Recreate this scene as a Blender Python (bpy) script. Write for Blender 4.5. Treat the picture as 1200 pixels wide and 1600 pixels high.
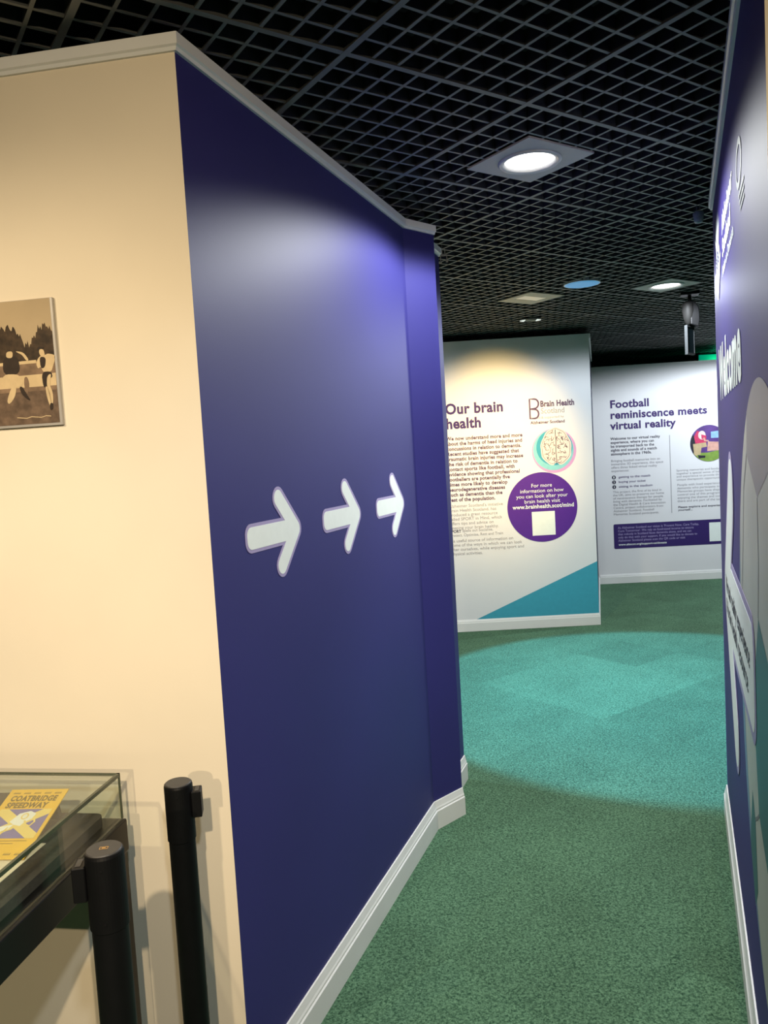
import bpy, bmesh, math, random
from mathutils import Matrix, Vector

for o in list(bpy.data.objects):
    bpy.data.objects.remove(o)
random.seed(7)
S = bpy.context.scene
COL = S.collection

# ------------------------------------------------------------------ camera
CAM_H = 1.55
PITCH, ROLL, FPX = 0.0727754, -0.0574384, 1215.0
cp, sp = math.cos(PITCH), math.sin(PITCH)
c, s = math.cos(ROLL), math.sin(ROLL)
M0 = Matrix(((1, 0, 0), (0, -sp, -cp), (0, cp, -sp)))
Q0 = Matrix(((c, -s, 0), (s, c, 0), (0, 0, 1)))
W2C = Q0 @ M0                                   # rows: right, down, forward
cam = bpy.data.cameras.new('camera')
cam.sensor_fit = 'HORIZONTAL'
cam.sensor_width = 36.0
cam.lens = 36.0 * FPX / 1200.0
cam.clip_start = 0.02
camo = bpy.data.objects.new('camera', cam)
COL.objects.link(camo)
R_, D_, F_ = W2C[0], W2C[1], W2C[2]
camo.matrix_world = Matrix(((R_[0], -D_[0], -F_[0], 0), (R_[1], -D_[1], -F_[1], 0),
                            (R_[2], -D_[2], -F_[2], CAM_H), (0, 0, 0, 1)))
S.camera = camo

# ------------------------------------------------------------------ exposure, world, lamp settings
S.view_settings.view_transform = 'Standard'
S.view_settings.look = 'None'
S.view_settings.exposure = 0.0
S.view_settings.gamma = 1.0
S.view_settings.use_curve_mapping = False
w = bpy.data.worlds.new('world')
w.use_nodes = True
w.node_tree.nodes['Background'].inputs[0].default_value = (0.5, 0.6, 0.8, 1)
w.node_tree.nodes['Background'].inputs[1].default_value = 0.02
S.world = w

WHITE = (0.97, 1.0, 0.97)
WARM = (1.0, 0.80, 0.54)
CYAN = (0.16, 0.60, 1.0)
COOL = (0.86, 0.93, 1.0)
E_MAIN, E_FAR, E_BACK, E_HALL = 78, 90, 215, 85
E_WASH, E_CYAN, E_WARM, E_WARM2 = 210, 730, 205, 62
E_WARM3, E_WARM_FILL, E_DOWN = 270, 90, 85
E_SIDE_FILL = 150

# ------------------------------------------------------------------ helpers
def mat(name, col, rough=0.6, spec=0.4, noise=0.0, nscale=30.0, metal=0.0, bump=0.0, bscale=200.0, emit=None, estr=0.0):
    m = bpy.data.materials.new(name)
    m.use_nodes = True
    nt = m.node_tree
    b = nt.nodes['Principled BSDF']
    b.inputs['Base Color'].default_value = (*col, 1)
    b.inputs['Roughness'].default_value = rough
    b.inputs['Specular IOR Level'].default_value = spec
    b.inputs['Metallic'].default_value = metal
    if noise > 0 or bump > 0:
        tc = nt.nodes.new('ShaderNodeTexCoord')
    if noise > 0:
        n = nt.nodes.new('ShaderNodeTexNoise')
        n.inputs['Scale'].default_value = nscale
        n.inputs['Detail'].default_value = 4
        nt.links.new(tc.outputs['Object'], n.inputs['Vector'])
        r = nt.nodes.new('ShaderNodeValToRGB')
        r.color_ramp.elements[0].position = 0.3
        r.color_ramp.elements[1].position = 0.7
        r.color_ramp.elements[0].color = (*[x * (1 - noise) for x in col], 1)
        r.color_ramp.elements[1].color = (*[min(1, x * (1 + noise)) for x in col], 1)
        nt.links.new(n.outputs['Fac'], r.inputs['Fac'])
        nt.links.new(r.outputs['Color'], b.inputs['Base Color'])
    if bump > 0:
        n2 = nt.nodes.new('ShaderNodeTexNoise')
        n2.inputs['Scale'].default_value = bscale
        n2.inputs['Detail'].default_value = 2
        nt.links.new(tc.outputs['Object'], n2.inputs['Vector'])
        bp = nt.nodes.new('ShaderNodeBump')
        bp.inputs['Strength'].default_value = bump
        bp.inputs['Distance'].default_value = 0.002
        nt.links.new(n2.outputs['Fac'], bp.inputs['Height'])
        nt.links.new(bp.outputs['Normal'], b.inputs['Normal'])
    if emit:
        b.inputs['Emission Color'].default_value = (*emit, 1)
        b.inputs['Emission Strength'].default_value = estr
    return m

def link(o, parent=None):
    COL.objects.link(o)
    if parent is not None:
        o.parent = parent
    return o

def obj(name, bm, m, parent=None, smooth=False, label=None):
    bm.normal_update()
    me = bpy.data.meshes.new(name)
    bm.to_mesh(me)
    bm.free()
    for mm in (m if isinstance(m, (list, tuple)) else [m]):
        me.materials.append(mm)
    if smooth:
        for p in me.polygons:
            p.use_smooth = True
    o = bpy.data.objects.new(name, me)
    link(o, parent)
    if label:
        o['label'] = label
    return o

def tag(o, label, cat, group=None):
    o['label'] = label
    o['category'] = cat
    if group:
        o['group'] = group
    return o

def thing(name, label, cat, mw=None, group=None):
    o = bpy.data.objects.new(name, None)
    o.empty_display_size = 0.1
    COL.objects.link(o)
    if mw is not None:
        o.matrix_world = mw
    return tag(o, label, cat, group)

def struct(name, bm, m, smooth=False):
    o = obj(name, bm, m, None, smooth)
    o['kind'] = 'structure'
    return o

def BM():
    return bmesh.new()

def box(bm, x0, x1, y0, y1, z0, z1, mw=None, mi=0):
    vs = [bm.verts.new((x, y, z)) for z in (z0, z1) for x, y in ((x0, y0), (x1, y0), (x1, y1), (x0, y1))]
    if mw is not None:
        for v in vs:
            v.co = mw @ v.co
    for f in ((3, 2, 1, 0), (4, 5, 6, 7), (0, 1, 5, 4), (1, 2, 6, 5), (2, 3, 7, 6), (3, 0, 4, 7)):
        bm.faces.new([vs[i] for i in f]).material_index = mi
    return vs

def bevel(bm, w, seg=2):
    bmesh.ops.bevel(bm, geom=list(bm.edges), offset=w, segments=seg, affect='EDGES', profile=0.5, clamp_overlap=True)

def prism(bm, pts, z0, z1, mi=0):
    a = [bm.verts.new((p[0], p[1], z0)) for p in pts]
    b = [bm.verts.new((p[0], p[1], z1)) for p in pts]
    n = len(pts)
    fs = [bm.faces.new(list(reversed(a))), bm.faces.new(b)]
    for i in range(n):
        fs.append(bm.faces.new((a[i], a[(i + 1) % n], b[(i + 1) % n], b[i])))
    for f in fs:
        f.material_index = mi
    bmesh.ops.recalc_face_normals(bm, faces=fs)

def lathe(bm, prof, n=40, mw=None, cx=0, cy=0):
    rings = []
    for r, z in prof:
        if r < 1e-6:
            rings.append([bm.verts.new((cx, cy, z))])
        else:
            rings.append([bm.verts.new((cx + r * math.cos(2 * math.pi * k / n), cy + r * math.sin(2 * math.pi * k / n), z)) for k in range(n)])
    fs = []
    for A, B in zip(rings[:-1], rings[1:]):
        for k in range(n):
            k2 = (k + 1) % n
            if len(A) == 1 and len(B) == 1:
                continue
            if len(A) == 1:
                fs.append(bm.faces.new((A[0], B[k2], B[k])))
            elif len(B) == 1:
                fs.append(bm.faces.new((A[k], A[k2], B[0])))
            else:
                fs.append(bm.faces.new((A[k], A[k2], B[k2], B[k])))
    bmesh.ops.recalc_face_normals(bm, faces=fs)
    if mw is not None:
        for rg in rings:
            for v in rg:
                v.co = mw @ v.co

def poly(bm, pts, z=0.0):
    vs = [bm.verts.new((p[0], p[1], z)) for p in pts]
    f = bm.faces.new(vs)
    f.normal_update()
    if f.normal.z < 0:
        f.normal_flip()
    return f

def slab(bm, pts, z0, z1):
    prism(bm, pts, z0, z1)

def circ(cx, cy, r, n=64, ry=None):
    ry = ry or r
    return [(cx + r * math.cos(2 * math.pi * k / n), cy + ry * math.sin(2 * math.pi * k / n)) for k in range(n)]

def rrect(x0, x1, y0, y1, r, n=6):
    out = []
    for cx, cy, a in ((x1 - r, y1 - r, 0), (x0 + r, y1 - r, 90), (x0 + r, y0 + r, 180), (x1 - r, y0 + r, 270)):
        for k in range(n + 1):
            t = math.radians(a + 90 * k / n)
            out.append((cx + r * math.cos(t), cy + r * math.sin(t)))
    return out

def clip(pts, xmax):
    out = []
    for i in range(len(pts)):
        a, b = pts[i], pts[(i + 1) % len(pts)]
        if a[0] <= xmax:
            out.append(a)
        if (a[0] <= xmax) != (b[0] <= xmax):
            t = (xmax - a[0]) / (b[0] - a[0])
            out.append((xmax, a[1] + t * (b[1] - a[1])))
    return out

def ribbon(bm, pts, wd, z=0.0, closed=False):
    n = len(pts)
    L, Rr = [], []
    for i in range(n):
        a = pts[(i - 1) % n] if (closed or i > 0) else pts[i]
        b = pts[(i + 1) % n] if (closed or i < n - 1) else pts[i]
        dx, dy = b[0] - a[0], b[1] - a[1]
        l = math.hypot(dx, dy) or 1
        nx, ny = -dy / l * wd / 2, dx / l * wd / 2
        L.append(bm.verts.new((pts[i][0] + nx, pts[i][1] + ny, z)))
        Rr.append(bm.verts.new((pts[i][0] - nx, pts[i][1] - ny, z)))
    for i in range(n if closed else n - 1):
        j = (i + 1) % n
        bm.faces.new((Rr[i], Rr[j], L[j], L[i]))

def offset_path(path, d):
    """path of 2D points, shifted d to the right-hand side with mitred corners"""
    out = []
    n = len(path)
    for i in range(n):
        ds = []
        if i > 0:
            ds.append((Vector(path[i]) - Vector(path[i - 1])).normalized())
        if i < n - 1:
            ds.append((Vector(path[i + 1]) - Vector(path[i])).normalized())
        ns = [Vector((q.y, -q.x)) for q in ds]
        if len(ns) == 1:
            out.append(Vector(path[i]) + ns[0] * d)
        else:
            m = (ns[0] + ns[1])
            m.normalize()
            out.append(Vector(path[i]) + m * (d / m.dot(ns[0])))
    return out

def sweep(bm, path, prof):
    rows = []
    for d, z in prof:
        rows.append([bm.verts.new((p.x, p.y, z)) for p in offset_path(path, d)])
    fs = []
    m = len(prof)
    n = len(path)
    for j in range(m):
        A, B = rows[j], rows[(j + 1) % m]
        for i in range(n - 1):
            fs.append(bm.faces.new((A[i], A[i + 1], B[i + 1], B[i])))
    fs.append(bm.faces.new([r[0] for r in rows]))
    fs.append(bm.faces.new([r[-1] for r in rows]))
    bmesh.ops.recalc_face_normals(bm, faces=fs)

def wall_frame(P, D):
    """local X along the wall (to the viewer's right), Y up, Z out of the wall"""
    n = Vector((D[1], -D[0], 0))
    return Matrix(((D[0], 0, n.x, P[0]), (D[1], 0, n.y, P[1]), (0, 1, 0, 0), (0, 0, 0, 1)))

def text(name, body, parent, m, u0, u1, z0, z1, bold=0.0, align='LEFT', off=0.0016, lead=1.0, shear=0.0, label=None):
    cu = bpy.data.curves.new(name, 'FONT')
    cu.body = body
    cu.align_x = align
    cu.size = 1.0
    cu.space_line = lead
    cu.offset = bold
    cu.shear = shear
    cu.resolution_u = 3
    cu.space_character = 1.0 + bold * 1.6
    tmp = bpy.data.objects.new(name + '_tmp', cu)
    COL.objects.link(tmp)
    dg = bpy.context.evaluated_depsgraph_get()
    me = bpy.data.meshes.new_from_object(tmp.evaluated_get(dg))
    bpy.data.objects.remove(tmp)
    bpy.data.curves.remove(cu)
    xs = [v.co.x for v in me.vertices]
    ys = [v.co.y for v in me.vertices]
    x0, x1, y0, y1 = min(xs), max(xs), min(ys), max(ys)
    for v in me.vertices:
        v.co.x = u0 + (v.co.x - x0) / (x1 - x0) * (u1 - u0)
        v.co.y = z0 + (v.co.y - y0) / (y1 - y0) * (z1 - z0)
        v.co.z = off
    me.materials.clear()
    me.materials.append(m)
    me.name = name
    o = bpy.data.objects.new(name, me)
    link(o, parent)
    if label:
        o['label'] = label
    return o

# ------------------------------------------------------------------ materials
M = {}
M['blue'] = mat('deep_blue_satin_paint', (0.027, 0.025, 0.150), 0.57, 0.32, noise=0.03, nscale=3, bump=0.05, bscale=260)
M['purple'] = mat('deep_purple_satin_vinyl', (0.044, 0.032, 0.18), 0.60, 0.22, noise=0.03, nscale=3, bump=0.05, bscale=260)
M['cream'] = mat('cream_wall_paint', (0.74, 0.66, 0.52), 0.65, 0.3, noise=0.02, nscale=4, bump=0.05, bscale=200)
M['panel'] = mat('white_panel_paint', (0.74, 0.74, 0.76), 0.6, 0.3, noise=0.015, nscale=3, bump=0.03)
M['navy'] = mat('navy_paint', (0.012, 0.014, 0.045), 0.6, 0.3, noise=0.05)
M['trim'] = mat('white_gloss_trim', (0.74, 0.75, 0.74), 0.35, 0.5, noise=0.02, nscale=8)
M['void'] = mat('black_ceiling_void', (0.012, 0.016, 0.015), 0.9, 0.1, noise=0.2)
M['hall'] = mat('dark_hall_paint', (0.03, 0.028, 0.026), 0.8, 0.2, noise=0.1)
M['grid'] = mat('grey_metal_grid', (0.21, 0.212, 0.20), 0.55, 0.3, noise=0.05, nscale=20)
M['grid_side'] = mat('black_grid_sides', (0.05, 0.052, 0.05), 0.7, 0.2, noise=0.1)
M['plate'] = mat('grey_tile_plate', (0.46, 0.44, 0.42), 0.55, 0.4, noise=0.03)
M['bezel'] = mat('bezel_metal', (0.55, 0.55, 0.55), 0.3, 0.5, noise=0.03)
M['lens'] = mat('lit_lens', (0.9, 0.9, 0.9), 0.4, emit=(1, 0.97, 0.92), estr=7.0, noise=0.01)
M['lens_blue'] = mat('blue_lit_lens', (0.10, 0.32, 0.55), 0.5, emit=(0.12, 0.42, 0.80), estr=0.45, noise=0.01)
M['lens_warm'] = mat('warm_lens', (0.7, 0.65, 0.55), 0.5, emit=(1, 0.8, 0.55), estr=0.25, noise=0.01)
M['black'] = mat('satin_black', (0.0035, 0.0035, 0.004), 0.45, 0.22, noise=0.1)
M['black_cap'] = mat('dark_grey_cap', (0.045, 0.043, 0.04), 0.5, 0.4, noise=0.08, nscale=60)
M['gold'] = mat('gold_mark', (0.55, 0.30, 0.08), 0.4, noise=0.05)
M['case'] = mat('charcoal_metal_frame', (0.0045, 0.0045, 0.005), 0.3, 0.3, noise=0.1)
M['case_grey'] = mat('grey_felt', (0.065, 0.060, 0.052), 0.9, 0.15, noise=0.12, nscale=120)
M['paper'] = mat('cream_card', (0.78, 0.74, 0.58), 0.7, 0.2, noise=0.02)
M['yellow'] = mat('yellow_print', (0.80, 0.52, 0.05), 0.6, 0.3, noise=0.04)
M['pale_yellow'] = mat('pale_yellow_print', (0.80, 0.66, 0.22), 0.6, 0.3, noise=0.03)
M['violet_print'] = mat('violet_blue_print', (0.20, 0.18, 0.42), 0.6, 0.3, noise=0.05)
M['brown_print'] = mat('olive_brown_print', (0.20, 0.14, 0.03), 0.6, 0.3, noise=0.05)
M['white_print'] = mat('white_print', (0.80, 0.86, 0.82), 0.5, 0.3, noise=0.02)
M['lilac'] = mat('lilac_print', (0.36, 0.31, 0.52), 0.5, 0.3, noise=0.03)
M['txt_purple'] = mat('purple_ink', (0.045, 0.020, 0.13), 0.6, 0.3, noise=0.03)
M['txt_dark'] = mat('dark_ink', (0.035, 0.028, 0.06), 0.6, 0.3, noise=0.03)
M['txt_grey'] = mat('grey_ink', (0.30, 0.29, 0.32), 0.6, 0.3, noise=0.03)
M['txt_brown'] = mat('plum_ink', (0.10, 0.055, 0.12), 0.6, 0.3, noise=0.03)
M['disc_purple'] = mat('purple_print', (0.085, 0.020, 0.26), 0.55, 0.3, noise=0.03)
M['teal'] = mat('teal_print', (0.05, 0.33, 0.45), 0.55, 0.3, noise=0.03)
M['pink'] = mat('pink_print', (0.62, 0.33, 0.60), 0.55, 0.3, noise=0.05, nscale=8)
M['aqua'] = mat('aqua_print', (0.22, 0.55, 0.60), 0.55, 0.3, noise=0.05)
M['brain'] = mat('pale_pink_print', (0.78, 0.64, 0.60), 0.55, 0.3, noise=0.08, nscale=9)
M['banner'] = mat('dark_purple_banner', (0.032, 0.016, 0.12), 0.55, 0.3, noise=0.03)
M['ball_white'] = mat('ball_pale_grey', (0.50, 0.52, 0.47), 0.45, 0.4, noise=0.05, nscale=4)
M['ball_grey'] = mat('ball_mid_grey', (0.27, 0.26, 0.29), 0.45, 0.4, noise=0.05, nscale=4)
M['ball_teal'] = mat('ball_dark_teal', (0.035, 0.13, 0.15), 0.45, 0.4, noise=0.08, nscale=4)
M['ball_rim'] = mat('ball_rim_blue', (0.16, 0.24, 0.38), 0.45, 0.4, noise=0.08, nscale=4)
M['seam'] = mat('ball_seam', (0.20, 0.19, 0.21), 0.5, 0.3, noise=0.05)
M['ghost'] = mat('pale_silver_print', (0.30, 0.32, 0.36), 0.4, 0.4, noise=0.04)
M['alu'] = mat('brushed_aluminium_edge', (0.42, 0.40, 0.37), 0.4, 0.5, metal=0.3, noise=0.03)
M['sep_sky'] = mat('sepia_sky', (0.40, 0.31, 0.19), 0.6, 0.3, noise=0.10, nscale=6)
M['sep_tree'] = mat('sepia_trees', (0.045, 0.028, 0.015), 0.6, 0.3, noise=0.5, nscale=60)
M['sep_field'] = mat('sepia_grass', (0.13, 0.085, 0.055), 0.6, 0.3, noise=0.35, nscale=50)
M['sep_light'] = mat('sepia_highlight', (0.58, 0.44, 0.25), 0.6, 0.3, noise=0.08, nscale=40)
M['sep_mid'] = mat('sepia_midtone', (0.20, 0.13, 0.08), 0.6, 0.3, noise=0.3, nscale=40)
M['sep_dark'] = mat('sepia_shade', (0.028, 0.018, 0.012), 0.6, 0.3, noise=0.2, nscale=40)
M['p_red'] = mat('photo_red', (0.55, 0.04, 0.12), 0.5, 0.3, noise=0.2, nscale=40)
M['p_violet'] = mat('photo_violet', (0.09, 0.04, 0.20), 0.5, 0.3, noise=0.25, nscale=12)
M['p_beige'] = mat('photo_beige', (0.50, 0.38, 0.22), 0.5, 0.3, noise=0.15, nscale=30)
M['p_skin'] = mat('photo_skin', (0.60, 0.34, 0.28), 0.5, 0.3, noise=0.15, nscale=30)
M['p_pale'] = mat('photo_white_hair', (0.70, 0.60, 0.58), 0.5, 0.3, noise=0.1)
M['p_green'] = mat('photo_green_floor', (0.20, 0.32, 0.06), 0.5, 0.3, noise=0.15, nscale=20)
M['p_screen'] = mat('photo_blue_screen', (0.25, 0.45, 0.80), 0.5, 0.3, noise=0.2, nscale=20)
M['p_dark'] = mat('photo_dark', (0.02, 0.02, 0.03), 0.5, 0.3, noise=0.2, nscale=20)
M['sign_grey'] = mat('sign_pale_frame', (0.05, 0.054, 0.056), 0.6, 0.15, noise=0.04)
M['sign_face'] = mat('sign_dark_teal_face', (0.01, 0.02, 0.026), 0.5, 0.2, noise=0.15, nscale=40)
M['exit_green'] = mat('exit_green_lit', (0.0, 0.25, 0.14), 0.4, emit=(0.0, 0.45, 0.27), estr=0.45, noise=0.02)
M['led'] = mat('white_led', (0.8, 0.8, 0.8), 0.4, emit=(0.9, 1, 0.95), estr=0.8, noise=0.01)
M['clear'] = mat('frosted_clear_plastic', (0.32, 0.36, 0.44), 0.25, 0.6, noise=0.1, nscale=80)

def glass_mat(name, tint, fac):
    m = bpy.data.materials.new(name)
    m.use_nodes = True
    nt = m.node_tree
    nt.nodes.remove(nt.nodes['Principled BSDF'])
    out = nt.nodes['Material Output']
    tr = nt.nodes.new('ShaderNodeBsdfTransparent')
    gl = nt.nodes.new('ShaderNodeBsdfGlossy')
    gl.inputs['Roughness'].default_value = 0.02
    lw = nt.nodes.new('ShaderNodeLayerWeight')
    lw.inputs['Blend'].default_value = 0.5
    pw = nt.nodes.new('ShaderNodeMath'); pw.operation = 'POWER'; pw.inputs[1].default_value = 5.0
    nt.links.new(lw.outputs['Facing'], pw.inputs[0])
    fr = nt.nodes.new('ShaderNodeMath'); fr.operation = 'MULTIPLY_ADD'
    fr.inputs[1].default_value = 0.9; fr.inputs[2].default_value = fac
    nt.links.new(pw.outputs[0], fr.inputs[0])
    mx = nt.nodes.new('ShaderNodeMixShader')
    n = nt.nodes.new('ShaderNodeTexNoise')
    n.inputs['Scale'].default_value = 4
    r = nt.nodes.new('ShaderNodeValToRGB')
    r.color_ramp.elements[0].color = (*[x * 0.98 for x in tint], 1)
    r.color_ramp.elements[1].color = (*tint, 1)
    nt.links.new(n.outputs['Fac'], r.inputs['Fac'])
    nt.links.new(r.outputs['Color'], tr.inputs['Color'])
    nt.links.new(fr.outputs[0], mx.inputs['Fac'])
    nt.links.new(tr.outputs[0], mx.inputs[1])
    nt.links.new(gl.outputs[0], mx.inputs[2])
    nt.links.new(mx.outputs[0], out.inputs['Surface'])
    return m

M['glass'] = glass_mat('display_glass', (0.965, 0.985, 0.965), 0.035)
M['glass_edge'] = mat('green_glass_edge', (0.045, 0.06, 0.035), 0.2, 0.6, noise=0.15, nscale=30)

def carpet_mat():
    m = bpy.data.materials.new('green_carpet_tiles')
    m.use_nodes = True
    nt = m.node_tree
    N, L = nt.nodes, nt.links
    b = N['Principled BSDF']
    b.inputs['Roughness'].default_value = 0.95
    b.inputs['Specular IOR Level'].default_value = 0.1
    geo = N.new('ShaderNodeNewGeometry')
    ang = math.radians(36.0)
    sub = N.new('ShaderNodeVectorMath'); sub.operation = 'SUBTRACT'
    sub.inputs[1].default_value = (0.866, 4.676, 0)
    L.new(geo.outputs['Position'], sub.inputs[0])
    rot = N.new('ShaderNodeVectorRotate'); rot.rotation_type = 'Z_AXIS'
    rot.inputs['Angle'].default_value = -ang
    L.new(sub.outputs[0], rot.inputs['Vector'])
    sc = N.new('ShaderNodeVectorMath'); sc.operation = 'SCALE'
    sc.inputs['Scale'].default_value = 2.0
    L.new(rot.outputs[0], sc.inputs[0])
    fl = N.new('ShaderNodeVectorMath'); fl.operation = 'FLOOR'
    L.new(sc.outputs[0], fl.inputs[0])
    wn = N.new('ShaderNodeTexWhiteNoise'); wn.noise_dimensions = '2D'
    L.new(fl.outputs[0], wn.inputs['Vector'])
    # pile: fine mottling of dark and light tufts
    n1 = N.new('ShaderNodeTexNoise'); n1.inputs['Scale'].default_value = 105; n1.inputs['Detail'].default_value = 6
    n1.inputs['Roughness'].default_value = 0.8
    L.new(geo.outputs['Position'], n1.inputs['Vector'])
    r1 = N.new('ShaderNodeValToRGB')
    r1.color_ramp.elements[0].position = 0.36
    r1.color_ramp.elements[0].color = (0.017, 0.052, 0.030, 1)
    r1.color_ramp.elements[1].position = 0.66
    r1.color_ramp.elements[1].color = (0.120, 0.232, 0.140, 1)
    vo = N.new('ShaderNodeTexVoronoi'); vo.inputs['Scale'].default_value = 230
    L.new(geo.outputs['Position'], vo.inputs['Vector'])
    vx = N.new('ShaderNodeSeparateColor'); L.new(vo.outputs['Color'], vx.inputs[0])
    vm = N.new('ShaderNodeMapRange'); vm.inputs['To Min'].default_value = -0.10; vm.inputs['To Max'].default_value = 0.10
    L.new(vx.outputs[0], vm.inputs['Value'])
    va = N.new('ShaderNodeMath'); va.operation = 'ADD'
    L.new(n1.outputs['Fac'], va.inputs[0]); L.new(vm.outputs[0], va.inputs[1])
    L.new(va.outputs[0], r1.inputs['Fac'])
    n2 = N.new('ShaderNodeTexNoise'); n2.inputs['Scale'].default_value = 3.0; n2.inputs['Detail'].default_value = 4
    L.new(geo.outputs['Position'], n2.inputs['Vector'])
    # brightness factor per tile + worn patches
    mr = N.new('ShaderNodeMapRange')
    mr.inputs['To Min'].default_value = 0.88; mr.inputs['To Max'].default_value = 1.08
    L.new(wn.outputs['Value'], mr.inputs['Value'])
    mr2 = N.new('ShaderNodeMapRange')
    mr2.inputs['From Min'].default_value = 0.3; mr2.inputs['From Max'].default_value = 0.7
    mr2.inputs['To Min'].default_value = 0.90; mr2.inputs['To Max'].default_value = 1.10
    L.new(n2.outputs['Fac'], mr2.inputs['Value'])
    mul = N.new('ShaderNodeMath'); mul.operation = 'MULTIPLY'
    L.new(mr.outputs[0], mul.inputs[0]); L.new(mr2.outputs[0], mul.inputs[1])
    # the two paler tiles laid with their pile the other way
    sx = N.new('ShaderNodeSeparateXYZ'); L.new(sc.outputs[0], sx.inputs[0])
    def rng(sock, lo, hi):
        a = N.new('ShaderNodeMath'); a.operation = 'GREATER_THAN'; a.inputs[1].default_value = lo
        c_ = N.new('ShaderNodeMath'); c_.operation = 'LESS_THAN'; c_.inputs[1].default_value = hi
        L.new(sock, a.inputs[0]); L.new(sock, c_.inputs[0])
        p = N.new('ShaderNodeMath'); p.operation = 'MULTIPLY'
        L.new(a.outputs[0], p.inputs[0]); L.new(c_.outputs[0], p.inputs[1])
        return p.outputs[0]
    ii = rng(sx.outputs['X'], 0, 2); jj = rng(sx.outputs['Y'], -1, 0)
    pm = N.new('ShaderNodeMath'); pm.operation = 'MULTIPLY'
    L.new(ii, pm.inputs[0]); L.new(jj, pm.inputs[1])
    ad = N.new('ShaderNodeMath'); ad.operation = 'MULTIPLY_ADD'
    ad.inputs[1].default_value = 0.11
    L.new(pm.outputs[0], ad.inputs[0]); L.new(mul.outputs[0], ad.inputs[2])
    # seams
    fr = N.new('ShaderNodeVectorMath'); fr.operation = 'FRACTION'
    L.new(sc.outputs[0], fr.inputs[0])
    sf = N.new('ShaderNodeSeparateXYZ'); L.new(fr.outputs[0], sf.inputs[0])
    mn = N.new('ShaderNodeMath'); mn.operation = 'MINIMUM'
    L.new(sf.outputs['X'], mn.inputs[0]); L.new(sf.outputs['Y'], mn.inputs[1])
    lt = N.new('ShaderNodeMath'); lt.operation = 'LESS_THAN'; lt.inputs[1].default_value = 0.006
    L.new(mn.outputs[0], lt.inputs[0])
    sm = N.new('ShaderNodeMath'); sm.operation = 'MULTIPLY_ADD'; sm.inputs[1].default_value = -0.10
    L.new(lt.outputs[0], sm.inputs[0]); L.new(ad.outputs[0], sm.inputs[2])
    vs = N.new('ShaderNodeVectorMath'); vs.operation = 'SCALE'
    L.new(r1.outputs['Color'], vs.inputs[0]); L.new(sm.outputs[0], vs.inputs['Scale'])
    L.new(vs.outputs[0], b.inputs['Base Color'])
    bp = N.new('ShaderNodeBump'); bp.inputs['Strength'].default_value = 0.5; bp.inputs['Distance'].default_value = 0.004
    L.new(n1.outputs['Fac'], bp.inputs['Height']); L.new(bp.outputs['Normal'], b.inputs['Normal'])
    return m
M['carpet'] = carpet_mat()

# ------------------------------------------------------------------ plan of the place (metres)
TOP = 2.464                     # top of the partitions
CEIL = 2.518                    # underside of the open grid
SKIN = 0.015                    # how far trims stand out of the walls
C0 = Vector((-0.379, 1.706))    # trim line corner of the left partition
DB = Vector((0.35365, 0.93538)).normalized()
J = C0 + DB * 1.4937
E2 = Vector((0.276, 3.225))
F3 = Vector((0.326, 3.582))
DC = Vector((math.sin(math.radians(-80.767)), math.cos(math.radians(-80.767))))
CL = C0 + DC * 2.2
path_left = offset_path([CL, C0, J, E2], -SKIN)        # wall face
CLw, C0w, Jw, E2w = path_left
d2 = (E2w - Jw).normalized()
back2 = Vector((-d2.y, d2.x))                          # into the wall
nB = Vector((DB.y, -DB.x))
F3w = F3 - nB * SKIN
t2 = (F3w - E2w).dot(nB) / back2.dot(nB)
R2w = E2w + back2 * t2

RP = Vector((1.337, 3.12))      # far end of the right partition (trim line)
RD = Vector((-0.361, -0.9326)).normalized()
nR = Vector((RD.y, -RD.x))
RPw = RP - nR * SKIN
NRw = RPw + RD * 2.012          # near corner
DN = Vector((0.965, -0.262)).normalized()
NEw = NRw + DN * 1.6

BP = Vector((0.561, 6.583)); BE = Vector((1.798, 6.559))
BD = (BE - BP).normalized()
FP = Vector((2.329, 8.462)); FE = Vector((3.612, 8.396))
FD = (FE - FP).normalized()
BLw = BP - BD * 1.5

# ------------------------------------------------------------------ setting
bm = BM(); box(bm, -4, 6.2, -3.2, 11, -0.05, 0)
struct('floor', bm, M['carpet'])
bm = BM(); box(bm, -4.1, -4, -3.2, 11, 0, 3.2); struct('wall_outer_left', bm, M['hall'])
bm = BM(); box(bm, 6.2, 6.3, -3.2, 11, 0, 3.2); struct('wall_outer_right', bm, M['hall'])
bm = BM(); box(bm, -4.1, 6.3, 11, 11.1, 0, 3.2); struct('wall_outer_far', bm, M['hall'])
bm = BM(); box(bm, -4.1, 6.3, -3.3, -3.2, 0, 3.2); struct('wall_outer_near', bm, M['hall'])

# open-cell ceiling: 600 mm tiles of 75 mm cells, thicker bars on the tile lines, black void above
GA = 0.587591
GU = Vector((math.cos(GA), math.sin(GA))); GV = Vector((-math.sin(GA), math.cos(GA)))
GO = Vector((0.4692, 2.2761))
GM = Matrix(((GU.x, GV.x, 0, GO.x), (GU.y, GV.y, 0, GO.y), (0, 0, 1, 0), (0, 0, 0, 1)))
bm = BM()
for k in range(-88, 104):
    x = k * 0.075
    th = 0.0085 if k % 8 == 0 else 0.0046
    zb = CEIL - (0.003 if k % 8 == 0 else 0.0)
    box(bm, x - th, x + th, -6.6, 8.6, zb, CEIL + 0.036, GM)
for k in range(-88, 115):
    y = k * 0.075
    th = 0.0085 if k % 8 == 0 else 0.0046
    zb = CEIL - (0.003 if k % 8 == 0 else 0.0)
    box(bm, -6.6, 7.8, y - th, y + th, zb + 0.0005, CEIL + 0.0355, GM)
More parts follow.
